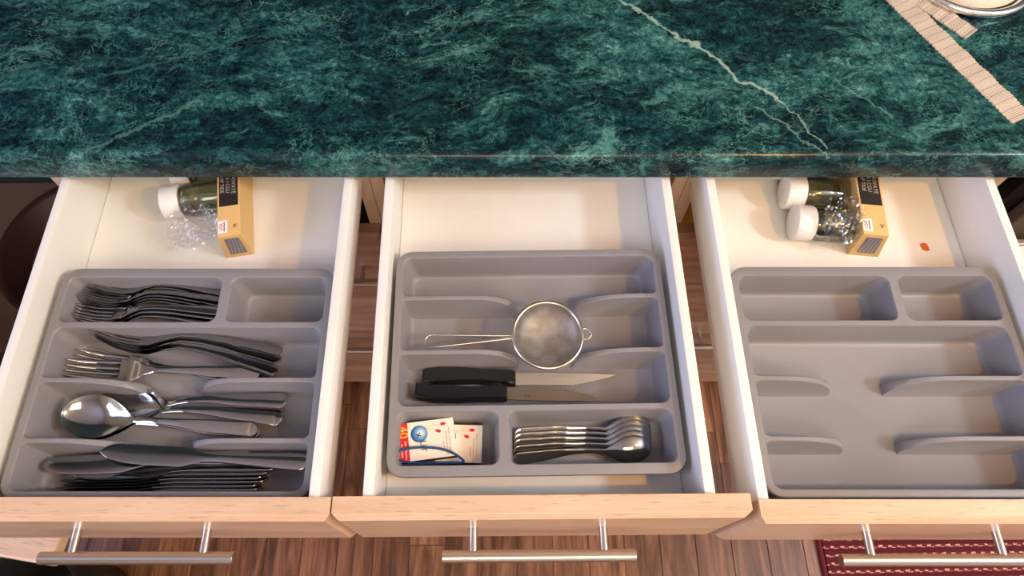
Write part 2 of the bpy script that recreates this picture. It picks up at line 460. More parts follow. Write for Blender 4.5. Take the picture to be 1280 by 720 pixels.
def divider_bm(x_wall, x_end, y, fall):
    """half-height fin from an end wall, drafted, its top dropping in a quarter ellipse"""
    b = bmesh.new(); s = 1 if x_end > x_wall else -1
    L = abs(x_end - x_wall); H = TH - .0006; z0 = .0028; N = 34; rows = []
    for i in range(N + 1):
        t = L * (1 - (1 - i / N) ** 1.35) if i else 0
        t = L * (i / N) if i < N * .55 else L * (1 - (1 - i / N) ** 1.9 * (1 - .55) / ((1 - .55) ** 1.9))
        k = max(0, (t - (L - fall)) / fall)
        top = z0 + (H - z0) * max(0, 1 - k ** 2.6) ** .5
        rf = .008; fl_ = (rf - math.sqrt(max(0, rf * rf - (rf - t) ** 2))) if t < rf else 0
        def hw(z): return .0025 + fl_ + (H - z) / (H - z0) * .0030
        x = x_wall + s * t
        e = min(.0009, max(.0001, (top - z0) * .3))
        wt_ = hw(top)
        wb = hw(z0)
        rows.append(ring(b, [(x, y - wb - .0022, z0 - .0003), (x, y - wb + .0004, z0 + min(.003, (top - z0) * .5)), (x, y - wt_, top - e), (x, y - wt_ + e, top), (x, y + wt_ - e, top), (x, y + wt_, top - e), (x, y + wb - .0004, z0 + min(.003, (top - z0) * .5)), (x, y + wb + .0022, z0 - .0003)]))
    for a, c in zip(rows, rows[1:]): bridge(b, a, c)
    b.faces.new(rows[0]); b.faces.new(rows[-1]); return b
tray_me = div_me = None
def tray(x, y, rz, label, sx=1, sy=1):
    global tray_me, div_me
    if tray_me is None:
        t = obj('cutlery_tray', tray_bm(), TRAY, None, smooth=38); tray_me = t.data
        div_me = []
        for a in ((-.1435, -.013, .0685, .058), (.1435, .047, .0685, .080), (-.1435, -.013, .0045, .058), (.1435, .047, .0045, .080)):
            d = obj('divider', divider_bm(*a), TRAY, t, smooth=38); div_me.append(d.data)
    else:
        t = obj_me('cutlery_tray', tray_me, None)
        for m_ in div_me: obj_me('divider', m_, None, t)
    t.location = (x, y, FL); t.rotation_euler = (0, 0, R(rz)); t.scale = (sx, sy, 1)
    tag(t, label, 'tray', 'grey cutlery trays in the drawers')
    return t
tray(-.3300, .2350, 180, 'grey plastic cutlery tray in the left drawer, filled with forks, spoons and knives', 1.02, 1)
tray(.0428, .2585, .8, 'grey plastic cutlery tray in the middle drawer, under the strainer and matchboxes', .998, 1)
tray(.4180, .2370, 180, 'empty grey plastic cutlery tray in the right drawer', 1.0, 1)

# ------------------------------------------------------------------ cutlery
US = [-1, -.94, -.8, -.55, -.28, 0, .28, .55, .8, .94, 1]
def strip(b, secs, u0=-1, u1=1, cap=True):
    """secs: (x, yc, halfwidth, z, dish, thick); closed lens-section strip between u0 and u1"""
    rows = []
    for x, yc, w_, z, d, t in secs:
        up, dn = [], []
        for u in US:
            uu = u0 + (u1 - u0) * (u + 1) / 2
            e = t / 2 * (.35 + .65 * math.sqrt(max(0, 1 - u * u)))
            zz = z + d * uu * uu
            up.append((x, yc + w_ * uu, zz + e)); dn.append((x, yc + w_ * uu, zz - e))
        rows.append(ring(b, up + dn[::-1]))
    for a, c in zip(rows, rows[1:]): bridge(b, a, c)
    if cap: b.faces.new(rows[0]); b.faces.new(rows[-1])
    return b
def interp(tab, x):
    """smooth (Catmull-like) table interpolation"""
    if x <= tab[0][0]: return tab[0][1]
    for (xa, a), (xb, c) in zip(tab, tab[1:]):
        if x <= xb:
            t = (x - xa) / (xb - xa); t = t * t * (3 - 2 * t) * .5 + t * .5
            return a + (c - a) * t
    return tab[-1][1]
def secs(x0, x1, n, W, Z, D, T, k=1, Y=None):
    out = []
    for i in range(n + 1):
        x = x0 + (x1 - x0) * i / n
        out.append((x * k, (interp(Y, x) if Y else 0) * k, max(.0002, interp(W, x)) * k, interp(Z, x) * k, interp(D, x) * k, interp(T, x) * (k ** .5)))
    return out
def end_round(S, r):
    """round the last r metres of a strip"""
    xe = S[-1][0]; out = [q for q in S if q[0] < xe - r]; w0 = [q for q in S if q[0] >= xe - r][0]
    for i in range(9):
        a = math.pi / 2 * i / 8; x = xe - r + r * math.sin(a)
        out.append((x, w0[1], max(.0004, w0[2] * math.cos(a)), w0[3], w0[4], w0[5])); 
    return out
C0 = [(0, 0), (1, 0)]
def fork_meshes(L):
    k = L / .2
    W = [(0, .0112), (.05, .0125), (.062, .0122), (.072, .0095), (.082, .0052), (.095, .0034), (.12, .0040), (.16, .0064), (.19, .0086), (.2, .0086)]
    Z = [(0, .0125), (.012, .0068), (.028, .0010), (.045, -.0012), (.062, .0006), (.078, .0062), (.094, .0105), (.112, .0116), (.135, .0098), (.17, .0046), (.2, .0005)]
    D = [(0, .0010), (.05, .0016), (.066, .0012), (.08, .0004), (.1, 0), (.2, -.0003)]
    T = [(0, .0013), (.05, .0018), (.09, .0032), (.2, .0024)]
    b = bmesh.new()
    for i in range(4):
        a0 = -1 + i * .5 + .085; a1 = a0 + .33
        S = secs(0, .0505, 12, W, Z, D, T, k)
        S2 = []
        for j, q in enumerate(S):
            x = q[0]; f = 1 if x > .008 * k else .45 + .55 * x / (.008 * k)
            S2.append(q)
        c = (a0 + a1) / 2; rows = []
        for j, (x, yc, w_, z, d, t) in enumerate(S2):
            f = min(1, .35 + .65 * x / (.010 * k))
            p = [(x, w_ * (c + sgn * (a1 - a0) / 2 * f * q), z + d * c * c + s_ * t / 2) for sgn, s_, q in ((-1, .4, 1), (-1, 1, .6), (1, 1, .6), (1, .4, 1), (1, -.4, 1), (1, -1, .6), (-1, -1, .6), (-1, -.4, 1))]
            rows.append(ring(b, p))
        for r0, r1 in zip(rows, rows[1:]): bridge(b, r0, r1)
        b.faces.new(rows[0])
    strip(b, secs(.0495, .1, 16, W, Z, D, T, k))
    h = bmesh.new(); strip(h, end_round(secs(.1, .2, 20, W, Z, D, T, k), .0075 * k))
    return [('fork_head', b), ('handle', h)]
def spoon_meshes(L, bl=.076, bw=.0228, dep=.0085, nk=.0036):
    b = bmesh.new(); S = []
    n = 22
    for i in range(n + 1):
        a = math.pi * i / n; x = bl / 2 * (1 - math.cos(a)); m_ = .43 * bl
        if x < m_: f = math.sqrt(max(0, 1 - ((m_ - x) / m_) ** 2)); w_ = bw * f
        else: f = max(0, math.cos(math.pi / 2 * (x - m_) / (bl - m_))) ** 1.15; w_ = nk + (bw - nk) * f
        q = f ** 1.1
        z = .0042 * (1 - x / bl) ** 2 + .0022 * (x / bl) ** 2
        S.append((x, 0, max(.0006, w_), z - dep * q, dep * q * .96, .0015 + .0006 * x / bl))
    tl = L - bl
    W = [(0, nk), (.12, nk * .92), (.3, nk * 1.1), (.7, nk * 2.0), (1, nk * 2.5)]
    Z = [(0, .0022), (.1, .0062), (.22, .0095), (.4, .0098), (.7, .0050), (1, .0004)]
    def hs(i, n): 
        t = i / n
        return (bl + tl * t, 0, interp(W, t), interp(Z, t), -.0003 * t, .0022 + .0009 * math.sin(math.pi * min(1, t * 2)))
    for i in range(1, 6): S.append(hs(i, 30))
    strip(b, S)
    h = bmesh.new(); strip(h, end_round([hs(i, 30) for i in range(5, 31)], nk * 2.2))
    return [('spoon_bowl', b), ('handle', h)]
def knife_meshes(L):
    k = L / .212
    b = bmesh.new(); S = []
    for i in range(25):
        t = i / 24; x = .104 * t
        up = .0092 * (1 - (1 - min(1, t / .22)) ** 2.4) ** .5 if t < .22 else .0092       # spine side
        lo = .0112 * (1 - (1 - min(1, t / .5)) ** 2.2) ** .6 if t < .5 else .0112
        f = 1 if t < .80 else 1 - (t - .80) / .20 * .50
        lo *= f; up *= (1 if t < .8 else 1 - (t - .8) / .2 * .40)
        if i == 0: up = lo = .0006
        S.append((x * k, (up - lo) / 2 * k, (up + lo) / 2 * k, 0, 0, .0010 + .0012 * t))
    strip(b, S)
    H = [(.104, .0055), (.118, .0052), (.150, .0066), (.19, .0086), (.212, .0090)]
    T = [(.104, .0030), (.12, .0052), (.2, .0046), (.212, .0040)]
    h = bmesh.new()
    strip(h, end_round(secs(.1035, .212, 18, H, C0, C0, T, k), .0085 * k))
    return [('blade', b), ('handle', h)]
KIND = {}
def cutlery(kind, name, parts, mat):
    KIND[kind] = (name, [])
    for pn, b in parts:
        me = bpy.data.meshes.new(pn); bmesh.ops.recalc_face_normals(b, faces=b.faces[:]); b.to_mesh(me); b.free()
        for p in me.polygons: p.use_smooth = True
        me.set_sharp_from_angle(angle=R(50)); me.materials.append(mat); KIND[kind][1].append((pn, me))
cutlery('dessert_fork', 'dessert_fork', fork_meshes(.160), STEEL)
cutlery('table_fork', 'table_fork', fork_meshes(.208), STEEL)
cutlery('tablespoon', 'tablespoon', spoon_meshes(.207), STEEL)
cutlery('teaspoon', 'teaspoon', spoon_meshes(.1455, .049, .0158, .0062, .0029), STEEL)
cutlery('table_knife', 'table_knife', knife_meshes(.213), STEEL)
def place(kind, tip, end, a, label, cat, group):
    """lay a piece from its head tip to its handle end; a tilts its upper face towards the worktop"""
    name, ps = KIND[kind]
    t, e = Vector(tip), Vector(end); x = (e - t).normalized()
    up = Vector((0, 0, 1)); up = (up - x * up.dot(x)).normalized()
    yy = Vector((0, 1, 0)); yy = (yy - x * yy.dot(x)); yy = (yy - up * yy.dot(up)).normalized()
    n = up * math.cos(R(a)) + yy * math.sin(R(a)); y = n.cross(x)
    root = empty(name); root.matrix_world = Matrix(((x.x, y.x, n.x, t.x), (x.y, y.y, n.y, t.y), (x.z, y.z, n.z, t.z), (0, 0, 0, 1)))
    for pn, me in ps: obj_me(pn, me, None, root)
    tag(root, label, cat, group); return root
T_ = TF
g = 'forks in the upper left compartment'
ord_ = ['first', 'second', 'third', 'fourth', 'fifth', 'sixth', 'seventh', 'eighth', 'ninth']
fk = [((-.461, .3490, .0215), (-.305, .3440, .016), 30), ((-.462, .3480, .0185), (-.305, .3400, .0130), 30),
      ((-.467, .3350, .0225), (-.305, .3365, .0185), 28), ((-.468, .3342, .0195), (-.305, .3325, .0155), 28),
      ((-.4685, .3334, .0165), (-.305, .3290, .0125), 28), ((-.469, .3326, .0135), (-.305, .3255, .0100), 28),
      ((-.470, .3165, .0195), (-.307, .3210, .0195), 14), ((-.4705, .3155, .0160), (-.307, .3170, .0155), 12), ((-.471, .3145, .0125), (-.307, .3110, .0110), 12)]
for i, (t, e, a) in enumerate(fk):
    where = 'farthest back against the rear wall' if i == 0 else ('nearest the front, lying flattest' if i == 8 else ord_[i] + ' from the rear of the pile')
    place('dessert_fork', (t[0], t[1], T_ + t[2]), (e[0], e[1], T_ + e[2]), a,
          'short steel fork in the upper left compartment, ' + where, 'fork', g)
g = 'forks in the second row of the left tray'
place('table_fork', (-.441, .2875, T_ + .027), (-.233, .2735, T_ + .014), 34, 'long steel fork leaning at the back of the second row, topmost handle', 'fork', g)
place('table_fork', (-.4415, .2868, T_ + .0238), (-.2345, .2640, T_ + .010), 34, 'long steel fork leaning in the second row, middle of three fanned handles', 'fork', g)
place('table_fork', (-.4420, .2860, T_ + .0206), (-.2355, .2500, T_ + .008), 34, 'long steel fork leaning in the second row, lowest of three fanned handles', 'fork', g)
place('table_fork', (-.464, .2530, T_ + .010), (-.258, .2480, T_ + .011), -6, 'long steel fork lying flat in the second row with gold-lit tines', 'fork', g)
place('table_fork', (-.461, .2660, T_ + .004), (-.262, .2420, T_ + .003), 0, 'long steel fork lying lowest in the second row, two tines showing behind the flat fork', 'fork', g)
g = 'spoons in the third row of the left tray'
place('tablespoon', (-.453, .2000, T_ + .0225), (-.249, .1830, T_ + .0180), -8, 'large steel spoon on top of the spoon pile, bowl facing up', 'spoon', g)
place('tablespoon', (-.4515, .1992, T_ + .0185), (-.250, .1815, T_ + .0145), -8, 'large steel spoon nested directly under the topmost spoon', 'spoon', g)
place('tablespoon', (-.430, .2110, T_ + .0095), (-.2440, .1990, T_ + .0135), 4, 'large steel spoon with the middle handle of the spoon pile', 'spoon', g)
place('tablespoon', (-.426, .2120, T_ + .0065), (-.2425, .2150, T_ + .0180), 8, 'large steel spoon with the rearmost handle of the spoon pile', 'spoon', g)
g = 'knives in the front row of the left tray'
place('table_knife', (-.400, .1580, T_ + .031), (-.189, .1480, T_ + .027), 6, 'steel table knife lying topmost across the knife pile, handle reaching farthest right', 'knife', g)
place('table_knife', (-.463, .1460, T_ + .019), (-.2550, .1560, T_ + .020), 8, 'steel table knife at the rear of the pile, its tip reaching farthest left', 'knife', g)
kn = [((-.432, .139, .018), (-.2225, .1480, .020), 30), ((-.440, .136, .014), (-.2190, .1430, .017), 46), ((-.446, .1320, .011), (-.2185, .1385, .0135), 55),
      ((-.444, .1290, .009), (-.2205, .1345, .011), 60), ((-.452, .1250, .008), (-.2215, .1305, .009), 62), ((-.450, .1220, .007), (-.2200, .1265, .008), 64)]
for i, (t, e, a) in enumerate(kn):
    d = ['uppermost of the leaning stack, broad dark face up', 'second from the top of the leaning stack', 'third from the top of the leaning stack', 'fourth from the top of the leaning stack', 'second from the front of the leaning stack', 'nearest the front wall of the tray'][i]
    v = Vector(e) - Vector(t); e2 = Vector(t) + v.normalized() * .213
    place('table_knife', (t[0], t[1], T_ + t[2]), (e2.x, e2.y, T_ + e2.z), a, 'steel table knife, ' + d, 'knife', g)
g = 'teaspoons in the front right compartment of the middle tray'
for i in range(5):
    d = ['frontmost, its rounded back fully showing', 'second from the front', 'in the middle of the row', 'second from the rear', 'rearmost'][i]
    place('teaspoon', (.167 + .0006 * i, .1640 + .0056 * i, T_ + .0190 - .0012 * i), (.0215 + .0006 * i, .1535 + .0082 * i - .0004 * i * i, T_ + .0120), 146,
          'steel teaspoon lying on its face in the middle tray, ' + d, 'teaspoon', g)

# ------------------------------------------------------------------ steak knives
SATIN2 = steel_m('shaded_blade_steel', (.52, .42, .33, 1), .42, (40, 1200, 1200))  # darker copy of the blade steel, the tilted front blade's shade in its colour
def steak(tip, end, roll, label, flip):
    t, e = Vector(tip), Vector(end); L = (t - e).length; k = L / .211
    root = empty('steak_knife', e); d = t - e
    root.rotation_euler = (R(roll), -math.asin(d.z / L), math.atan2(d.y, d.x))
    s = -1 if flip else 1
    hp = [(0, -.009), (0, .0055), (.003, .008), (.020, .0093), (.045, .0090), (.075, .0066), (.096, .0062), (.1015, .0062), (.1015, -.0095), (.096, -.0095), (.092, -.0078), (.085, -.0050), (.060, -.0052), (.030, -.0066), (.016, -.0074), (.012, -.0060), (.009, -.0092)]
    b = bmesh.new()
    prism_z(b, [(x * k, s * y) for x, y in hp], -.0068, .0068)
    bmesh.ops.bevel(b, geom=[e_ for e_ in b.edges if abs(e_.verts[0].co.z - e_.verts[1].co.z) < 1e-6], offset=.0026, segments=3, affect='EDGES')
    h = obj('handle', b, BLACKP, root, smooth=40); h['label'] = 'black plastic handle'
    tp = [(.1005, .0058)]
    for i in range(12): t_ = i / 11; tp.append((.1005 + .1105 * t_, .0058 - (.0020 * t_ ** 2)))
    lo = []
    for i in range(60):
        t_ = i / 59; x = .211 - .1105 * t_
        y = .0038 - .0130 * min(1, (t_ / .42)) ** .75 if t_ < .42 else -.0092
        if t_ < .62: y += .0005 * (i % 3 == 0)
        lo.append((x, y))
    b = bmesh.new(); prism_z(b, [(x * k, s * y) for x, y in tp[1:] + lo[1:]], -.0008, .0008)
    bl = obj('blade', b, SATIN2 if flip else SATIN, root); bl['label'] = 'serrated steel blade'
    tag(root, label, 'knife', 'black-handled serrated knives'); return root
steak((.1365, .2435, T_ + .010), (-.0765, .2452, T_ + .0085), -8, 'serrated kitchen knife with black handle, the rear one of two, teeth towards the front', False)
k2 = steak((.1240, .2200, T_ + .012), (-.0835, .2275, T_ + .0110), -10, 'serrated kitchen knife with black handle, the front one of two, stamped blade', True)
text('SZK', .0042, M('etched_mark', srgb(50, 40, 34), .5).m, k2, (.122, -.001, .00082), (0, 0, 0), 'stamped_mark')

# ------------------------------------------------------------------ strainer
def mesh_m():
    m = M('fine_wire_mesh', (.60, .55, .48, 1), .55, .8)
    v = m.coord((1, 1, 1))
    sp = m.n('ShaderNodeSeparateXYZ'); m.l(v, sp.inputs[0])
    def lines(s): 
        a = m.math('SINE', m.math('MULTIPLY', s, 2 * math.pi / .0009)); return m.math('GREATER_THAN', a, .35)
    al = m.math('MAXIMUM', lines(sp.outputs[0]), lines(sp.outputs[1]))
    m.l(al, m.b.inputs['Alpha'])
    n = m.noise(v, 60, 4, .6)
    m.base(m.ramp(n.outputs[0], [(.35, (.26, .21, .16, 1)), (.65, (.48, .44, .40, 1))]))
    return m.m
st = empty('strainer', (.0600, .2800, ZR - .022), (R(4), 0, R(2)))
tag(st, 'small round wire mesh strainer resting across the dividers of the middle tray', 'strainer')
RR = .0372
b = bmesh.new(); tube(b, [(RR * math.cos(2 * math.pi * i / 64), RR * math.sin(2 * math.pi * i / 64), 0) for i in range(64)], .0024, 10, True, .0028)
obj('rim', b, WIRE, st, smooth=60)
b = bmesh.new(); pr = []
for i in range(13):
    a = math.pi / 2 * i / 12; pr.append(((RR - .0015) * math.cos(a) ** .9 if i < 12 else 0, -.0205 * math.sin(a) - .001))
lathe(b, pr, 64); obj('mesh_bowl', b, mesh_m(), st, smooth=60)
b = bmesh.new(); pts = []
HL = .094
def hz(x): return -.004 - (x - RR) * .060
for sgn in (1, -1):
    seg = []
    for i in range(11):
        t = i / 10; x = RR - .001 + (HL - .004) * t; seg.append((-x, sgn * (.0014 + .0058 * t), hz(x)))
    pts += seg if sgn == 1 else []
    if sgn == 1:
        for k in range(1, 10):
            a = R(90 - 18 * k); pts.append((-(RR - .005 + HL) - .0072 * math.cos(a) * .9, .0072 * math.sin(a), hz(RR + HL)))
    else: pts += seg[::-1]
tube(b, pts, .0011, 8)
tube(b, [(-RR - .001, 0, -.003), (-RR - .020, 0, hz(RR + .02)), (-RR - .034, .0006, hz(RR + .034))], .0009, 6)
obj('wire_handle', b, WIRE, st, smooth=60)
b = bmesh.new(); tube(b, [(RR + .0025 + .0075 * math.cos(R(a)), .0062 * math.sin(R(a)), -.001) for a in range(-100, 101, 20)], .0009, 8)
obj('hook_loop', b, WIRE, st, smooth=60)

# ------------------------------------------------------------------ matchboxes and rubber band
CARD = M('white_matchbox_card', srgb(242, 232, 220), .5).m
RED = M('red_print', srgb(214, 34, 40), .5).m
YEL = M('yellow_print', srgb(250, 205, 60), .5).m
PINK = M('match_head_red', srgb(200, 40, 66), .5).m
STICK = M('match_stick_print', srgb(240, 220, 190), .6).m
BLACKI = M('black_print', srgb(28, 26, 28), .5).m
GREYI = M('small_print', srgb(170, 120, 120), .6).m
WHITEI = M('white_print', srgb(245, 240, 235), .5).m
BROWN = M('striker_brown', srgb(60, 34, 28), .8).m
def ball_m():
    m = M('blue_ball_print', rough=.5); v = m.coord((1, 1, 1), 'Object')
    gr = m.n('ShaderNodeVectorMath', operation='LENGTH'); sb = m.n('ShaderNodeVectorMath', operation='SUBTRACT')
    m.l(v, sb.inputs[0]); sb.inputs[1].default_value = (.0018, .0006, 0); m.l(sb.outputs[0], gr.inputs[0])
    m.base(m.ramp(m.math('DIVIDE', gr.outputs['Value'], .0095), [(.15, srgb(225, 238, 246)), (.6, srgb(96, 160, 214)), (.95, srgb(24, 74, 150))])); return m.m
BALL = ball_m()
def disc(r, n=28, z=.00012, sx=1): return prism_z(bmesh.new(), [(r * sx * math.cos(2 * math.pi * i / n), r * math.sin(2 * math.pi * i / n)) for i in range(n)], 0, z)
def matchbox(loc, rot, label, full):
    w_, h_, t_ = .0590, .0400, .0125
    root = empty('matchbox', loc, rot)
    b = bmesh.new()
    box(b, -w_ / 2, w_ / 2, -h_ / 2, h_ / 2, t_ - .0006, t_, .0002, 1); box(b, -w_ / 2, w_ / 2, -h_ / 2, h_ / 2, 0, .0006)
    o = obj('sleeve', b, CARD, root)
    for ys in (-h_ / 2, h_ / 2 - .0006):
        obj('striker', BX(-w_ / 2, w_ / 2, ys, ys + .0006, .0006, t_ - .0006), BROWN, root)['label'] = 'dark brown striking strip'
    obj('inner_tray', BX(-w_ / 2 + .0003, w_ / 2 - .0003, -h_ / 2 + .001, h_ / 2 - .001, .001, t_ - .001), CARD, root)
    z = t_ + .00005
    p = obj('red_panel', BX(-w_ / 2 + .0002, -w_ / 2 + .011, -h_ / 2 + .0002, h_ / 2 - .0002, z - .0001, z + .00004), RED, root)
    p['label'] = 'printed red end panel with yellow number'
    text('40', .0128, YEL, p, (-w_ / 2 + .0060, h_ / 2 - .0095, z + .0001), (0, 0, R(-90)))
    for j, s in enumerate(('Safety Matches', 'Allumettes')):
        text(s, .0032, WHITEI, p, (-w_ / 2 + .0076 - j * .004, -h_ / 2 + .0115, z + .0001), (0, 0, R(-90)))
    for (hx_, hy_, x0, y0) in ((w_ / 2 - .011, h_ / 2 - .0055, -w_ / 2 + .016, h_ / 2 - .0075), (w_ / 2 - .0165, h_ / 2 - .0125, -w_ / 2 + .018, h_ / 2 - .0035)):
        d = Vector((hx_ - x0, hy_ - y0)); nrm = Vector((-d.y, d.x)).normalized() * .0009; d.normalize()
        P = [(x0 + nrm.x, y0 + nrm.y), (x0 - nrm.x, y0 - nrm.y), (hx_ - nrm.x, hy_ - nrm.y), (hx_ + nrm.x, hy_ + nrm.y)]
        s = obj('printed_match', prism_z(bmesh.new(), P, z, z + .00006), STICK, root)
        obj('match_head', disc(.0017, 18, .00012, 1.7), PINK, s, (hx_, hy_, z), (0, 0, math.atan2(d.y, d.x)))
    l = obj('ball_emblem', disc(.0088), BALL, root, (-w_ / 2 + .0225, h_ / 2 - .0130, z))
    text('x', .0110, BLACKI, l, (0, -.0012, .0002), (0, 0, R(-70)))
    text('LiT', .0092, BLACKI, root, (-w_ / 2 + .0258, h_ / 2 - .0262, z + .0002), (0, 0, R(-88)))
    for j, s in enumerate(('Keep dry', 'Strike gently away from', 'Keep away from children')):
        text(s, .0026, GREYI, root, (w_ / 2 - .0120 + j * .0031, -h_ / 2 + .0115 + j * .003, z + .0001), (0, 0, R(90)))
    tag(root, label, 'matchbox', 'boxes of matches in the middle tray'); return root
matchbox((-.0680, .1720, T_ + .0130), (R(2), 0, R(7.5)), 'white matchbox on top, its red panel numbered 40, with a blue rubber band', True)
matchbox((-.0400, .1708, T_ + .0004), (0, 0, R(-1.5)), 'white matchbox underneath on the right, half covered by the other matchbox', False)
b = bmesh.new(); pts = []
RUB = M('blue_rubber', srgb(44, 84, 140), .45).m
keys = [(-.0992, .1545, .0290), (-.092, .1605, .0282), (-.074, .1630, .0280), (-.056, .1622, .0278), (-.042, .1585, .0272), (-.032, .1530, .0235), (-.0292, .1500, .0215), (-.034, .1488, .0215), (-.050, .1485, .0220), (-.070, .1485, .0220), (-.086, .1488, .0235), (-.0965, .1510, .0270)]
N = len(keys)
for i in range(N):
    p0, p1, p2, p3 = (Vector(keys[(i + j) % N]) for j in (-1, 0, 1, 2))
    for q in range(6):
        t = q / 6
        pts.append(.5 * ((2 * p1) + (p2 - p0) * t + (2 * p0 - 5 * p1 + 4 * p2 - p3) * t * t + (3 * p1 - p0 - 3 * p2 + p3) * t ** 3) + Vector((0, 0, T_)))
tube(b, pts, .0013, 8, True, .0022)
tag(obj('rubber_band', b, RUB, smooth=60), 'blue rubber band looped over the matchboxes', 'rubber band')

# ------------------------------------------------------------------ boxed glass jars at the back of the drawers
KRAFT = M('kraft_card', srgb(226, 186, 122), .6).m
CHALK = M('chalkboard_print', srgb(38, 32, 32), .6).m
CHALKT = M('chalk_lettering', srgb(190, 176, 160), .7).m
WIN = M('grey_window_print', srgb(120, 112, 120), .3).m
CAPW = M('white_plastic_cap', srgb(236, 232, 230), .35).m
def glass_m(name, tint, base=.05, top=.8):
    m = bpy.data.materials.new(name); m.use_nodes = True; t = m.node_tree; t.nodes.clear()
    out = t.nodes.new('ShaderNodeOutputMaterial'); tr = t.nodes.new('ShaderNodeBsdfTransparent'); gl = t.nodes.new('ShaderNodeBsdfGlossy')
    gl.inputs['Roughness'].default_value = .03; tr.inputs[0].default_value = tint
    lw = t.nodes.new('ShaderNodeLayerWeight'); lw.inputs[0].default_value = .25
    mr = t.nodes.new('ShaderNodeMapRange'); mr.inputs[3].default_value = base; mr.inputs[4].default_value = top
    t.links.new(lw.outputs['Fresnel'], mr.inputs[0])
    mx = t.nodes.new('ShaderNodeMixShader'); t.links.new(mr.outputs[0], mx.inputs[0]); t.links.new(tr.outputs[0], mx.inputs[1]); t.links.new(gl.outputs[0], mx.inputs[2])
    t.links.new(mx.outputs[0], out.inputs[0]); return m
GLASS = glass_m('jar_glass', (.90, .92, .86, 1))
def film_m():
    m = bpy.data.materials.new('clear_film'); m.use_nodes = True; t = m.node_tree; t.nodes.clear()
    out = t.nodes.new('ShaderNodeOutputMaterial'); tr = t.nodes.new('ShaderNodeBsdfTransparent'); gl = t.nodes.new('ShaderNodeBsdfGlossy')
    gl.inputs['Roughness'].default_value = .24; tr.inputs[0].default_value = (.97, .97, .98, 1)
    lw = t.nodes.new('ShaderNodeLayerWeight'); lw.inputs[0].default_value = .35
    mr = t.nodes.new('ShaderNodeMapRange'); mr.inputs[3].default_value = .10; mr.inputs[4].default_value = .75
    t.links.new(lw.outputs['Fresnel'], mr.inputs[0])
    mx = t.nodes.new('ShaderNodeMixShader'); t.links.new(mr.outputs[0], mx.inputs[0]); t.links.new(tr.outputs[0], mx.inputs[1]); t.links.new(gl.outputs[0], mx.inputs[2])
    t.links.new(mx.outputs[0], out.inputs[0]); return m
FILM = film_m()
def jar(loc, yaw, L, label, grp):
    """glass jar lying on its side, cap towards -x; origin at the middle of the cap's outer face, on the floor"""
    r = .0215
    root = empty('glass_jar', loc, (0, 0, R(yaw)))
    b = bmesh.new(); lathe(b, [(0, 0), (r - .002, 0), (r - .0006, .0006), (r, .002), (r, .021), (r - .001, .0225), (r - .004, .0225)], 40, 'x', (0, 0, r))
    o = obj('cap', b, CAPW, root, smooth=50); o['label'] = 'white plastic cap'
    b = bmesh.new()
    prf = [(.0150, .010), (.0165, .012), (.0165, .0225), (.0185, .0245), (.0205, .028), (.0208, .032), (.0208, L - .004), (.0195, L - .001), (.017, L), (0, L), (0, L - .003), (.0165, L - .003), (.0190, L - .006), (.0192, .032), (.0185, .029), (.0150, .0245), (.0150, .010)]
    lathe(b, prf, 40, 'x', (0, 0, r)); bmesh.ops.remove_doubles(b, verts=b.verts[:], dist=1e-6)
    obj('glass_body', b, GLASS, root, smooth=50)
    tag(root, label, 'jar', grp); return root
def jar_box(loc, yaw, x_top, x_base, label, length=.15, h=.05, side=0):
    root = empty('jar_box', loc, (0, 0, R(yaw)))
    b = bmesh.new(); prism_y(b, [(x_base[0], 0), (x_base[1], 0), (x_top[1], h), (x_top[0], h)], 0, length)
    bmesh.ops.bevel(b, geom=b.edges[:], offset=.0006, segments=1, affect='EDGES')
    obj('carton', b, KRAFT, root)
    xm = (x_top[0] + x_top[1]) / 2; wt_ = x_top[1] - x_top[0]
    p = obj('black_panel', BX(x_top[0] + .0022, x_top[1] - .0022, .041, .118, h - .0001, h + .0003), CHALK, root)
    p['label'] = 'black chalkboard-style printed panel'
    for j, (s, yy, sz) in enumerate((('FARRAWAYE', .078, .0072), ('COLA I CGU', .077, .0064), ('CHIP TIDE', .074, .0062))):
        text(s, sz, CHALKT, p, (x_top[1] - .0075 - j * .0068, yy, h + .0004), (0, 0, R(-90)))
    s = obj('price_sticker', BX(x_top[0] + .0006, x_top[0] + .0115, .004, .021, h - .0001, h + .0002), WHITEI, root)
    s['label'] = 'small white price sticker with red and blue print'
    text('USA', .0058, RED, s, (x_top[0] + .0045, .0125, h + .0003), (0, 0, R(90)))
    obj('printed_stroke', BX(x_top[0] + .0075, x_top[0] + .0085, .006, .019, h, h + .0003), M('blue_print', srgb(40, 50, 110), .5).m, s)
    text('36', .006, BLACKI, root, (x_top[1] - .0065, .0125, h + .0002), (0, 0, R(-90)), 'printed_number')
    # printed window on the end facing the viewer
    q = .22
    def at_(u, v): 
        xa = x_base[0] + (x_top[0] - x_base[0]) * v; xb = x_base[1] + (x_top[1] - x_base[1]) * v
        return (xa + (xb - xa) * u, h * v)
    b = bmesh.new(); prism_y(b, [at_(.22, .16), at_(.82, .16), at_(.82, .86), at_(.22, .86)], -.0003, .0001)
    obj('window_panel', b, WIN, root)
    b = bmesh.new()
    for j in range(4):
        u = .28 + .13 * j; prism_y(b, [at_(u, .2), at_(u + .03, .2), at_(u + .12, .82), at_(u + .10, .82)], -.0005, -.0002)
    obj('printed_streaks', b, M('pale_grey_print', srgb(176, 170, 172), .4).m, root)
    tag(root, label, 'carton', 'kraft cartons of glass jars'); return root
jar_box((-.2910, .4060, FL), 10, (-.0265, 0), (-.033, .001), 'kraft carton with black chalkboard panel at the back of the left drawer')
jar_box((.4590, .4030, FL), -6, (-.029, 0), (-.025, .012), 'kraft carton with black chalkboard panel at the back of the right drawer')
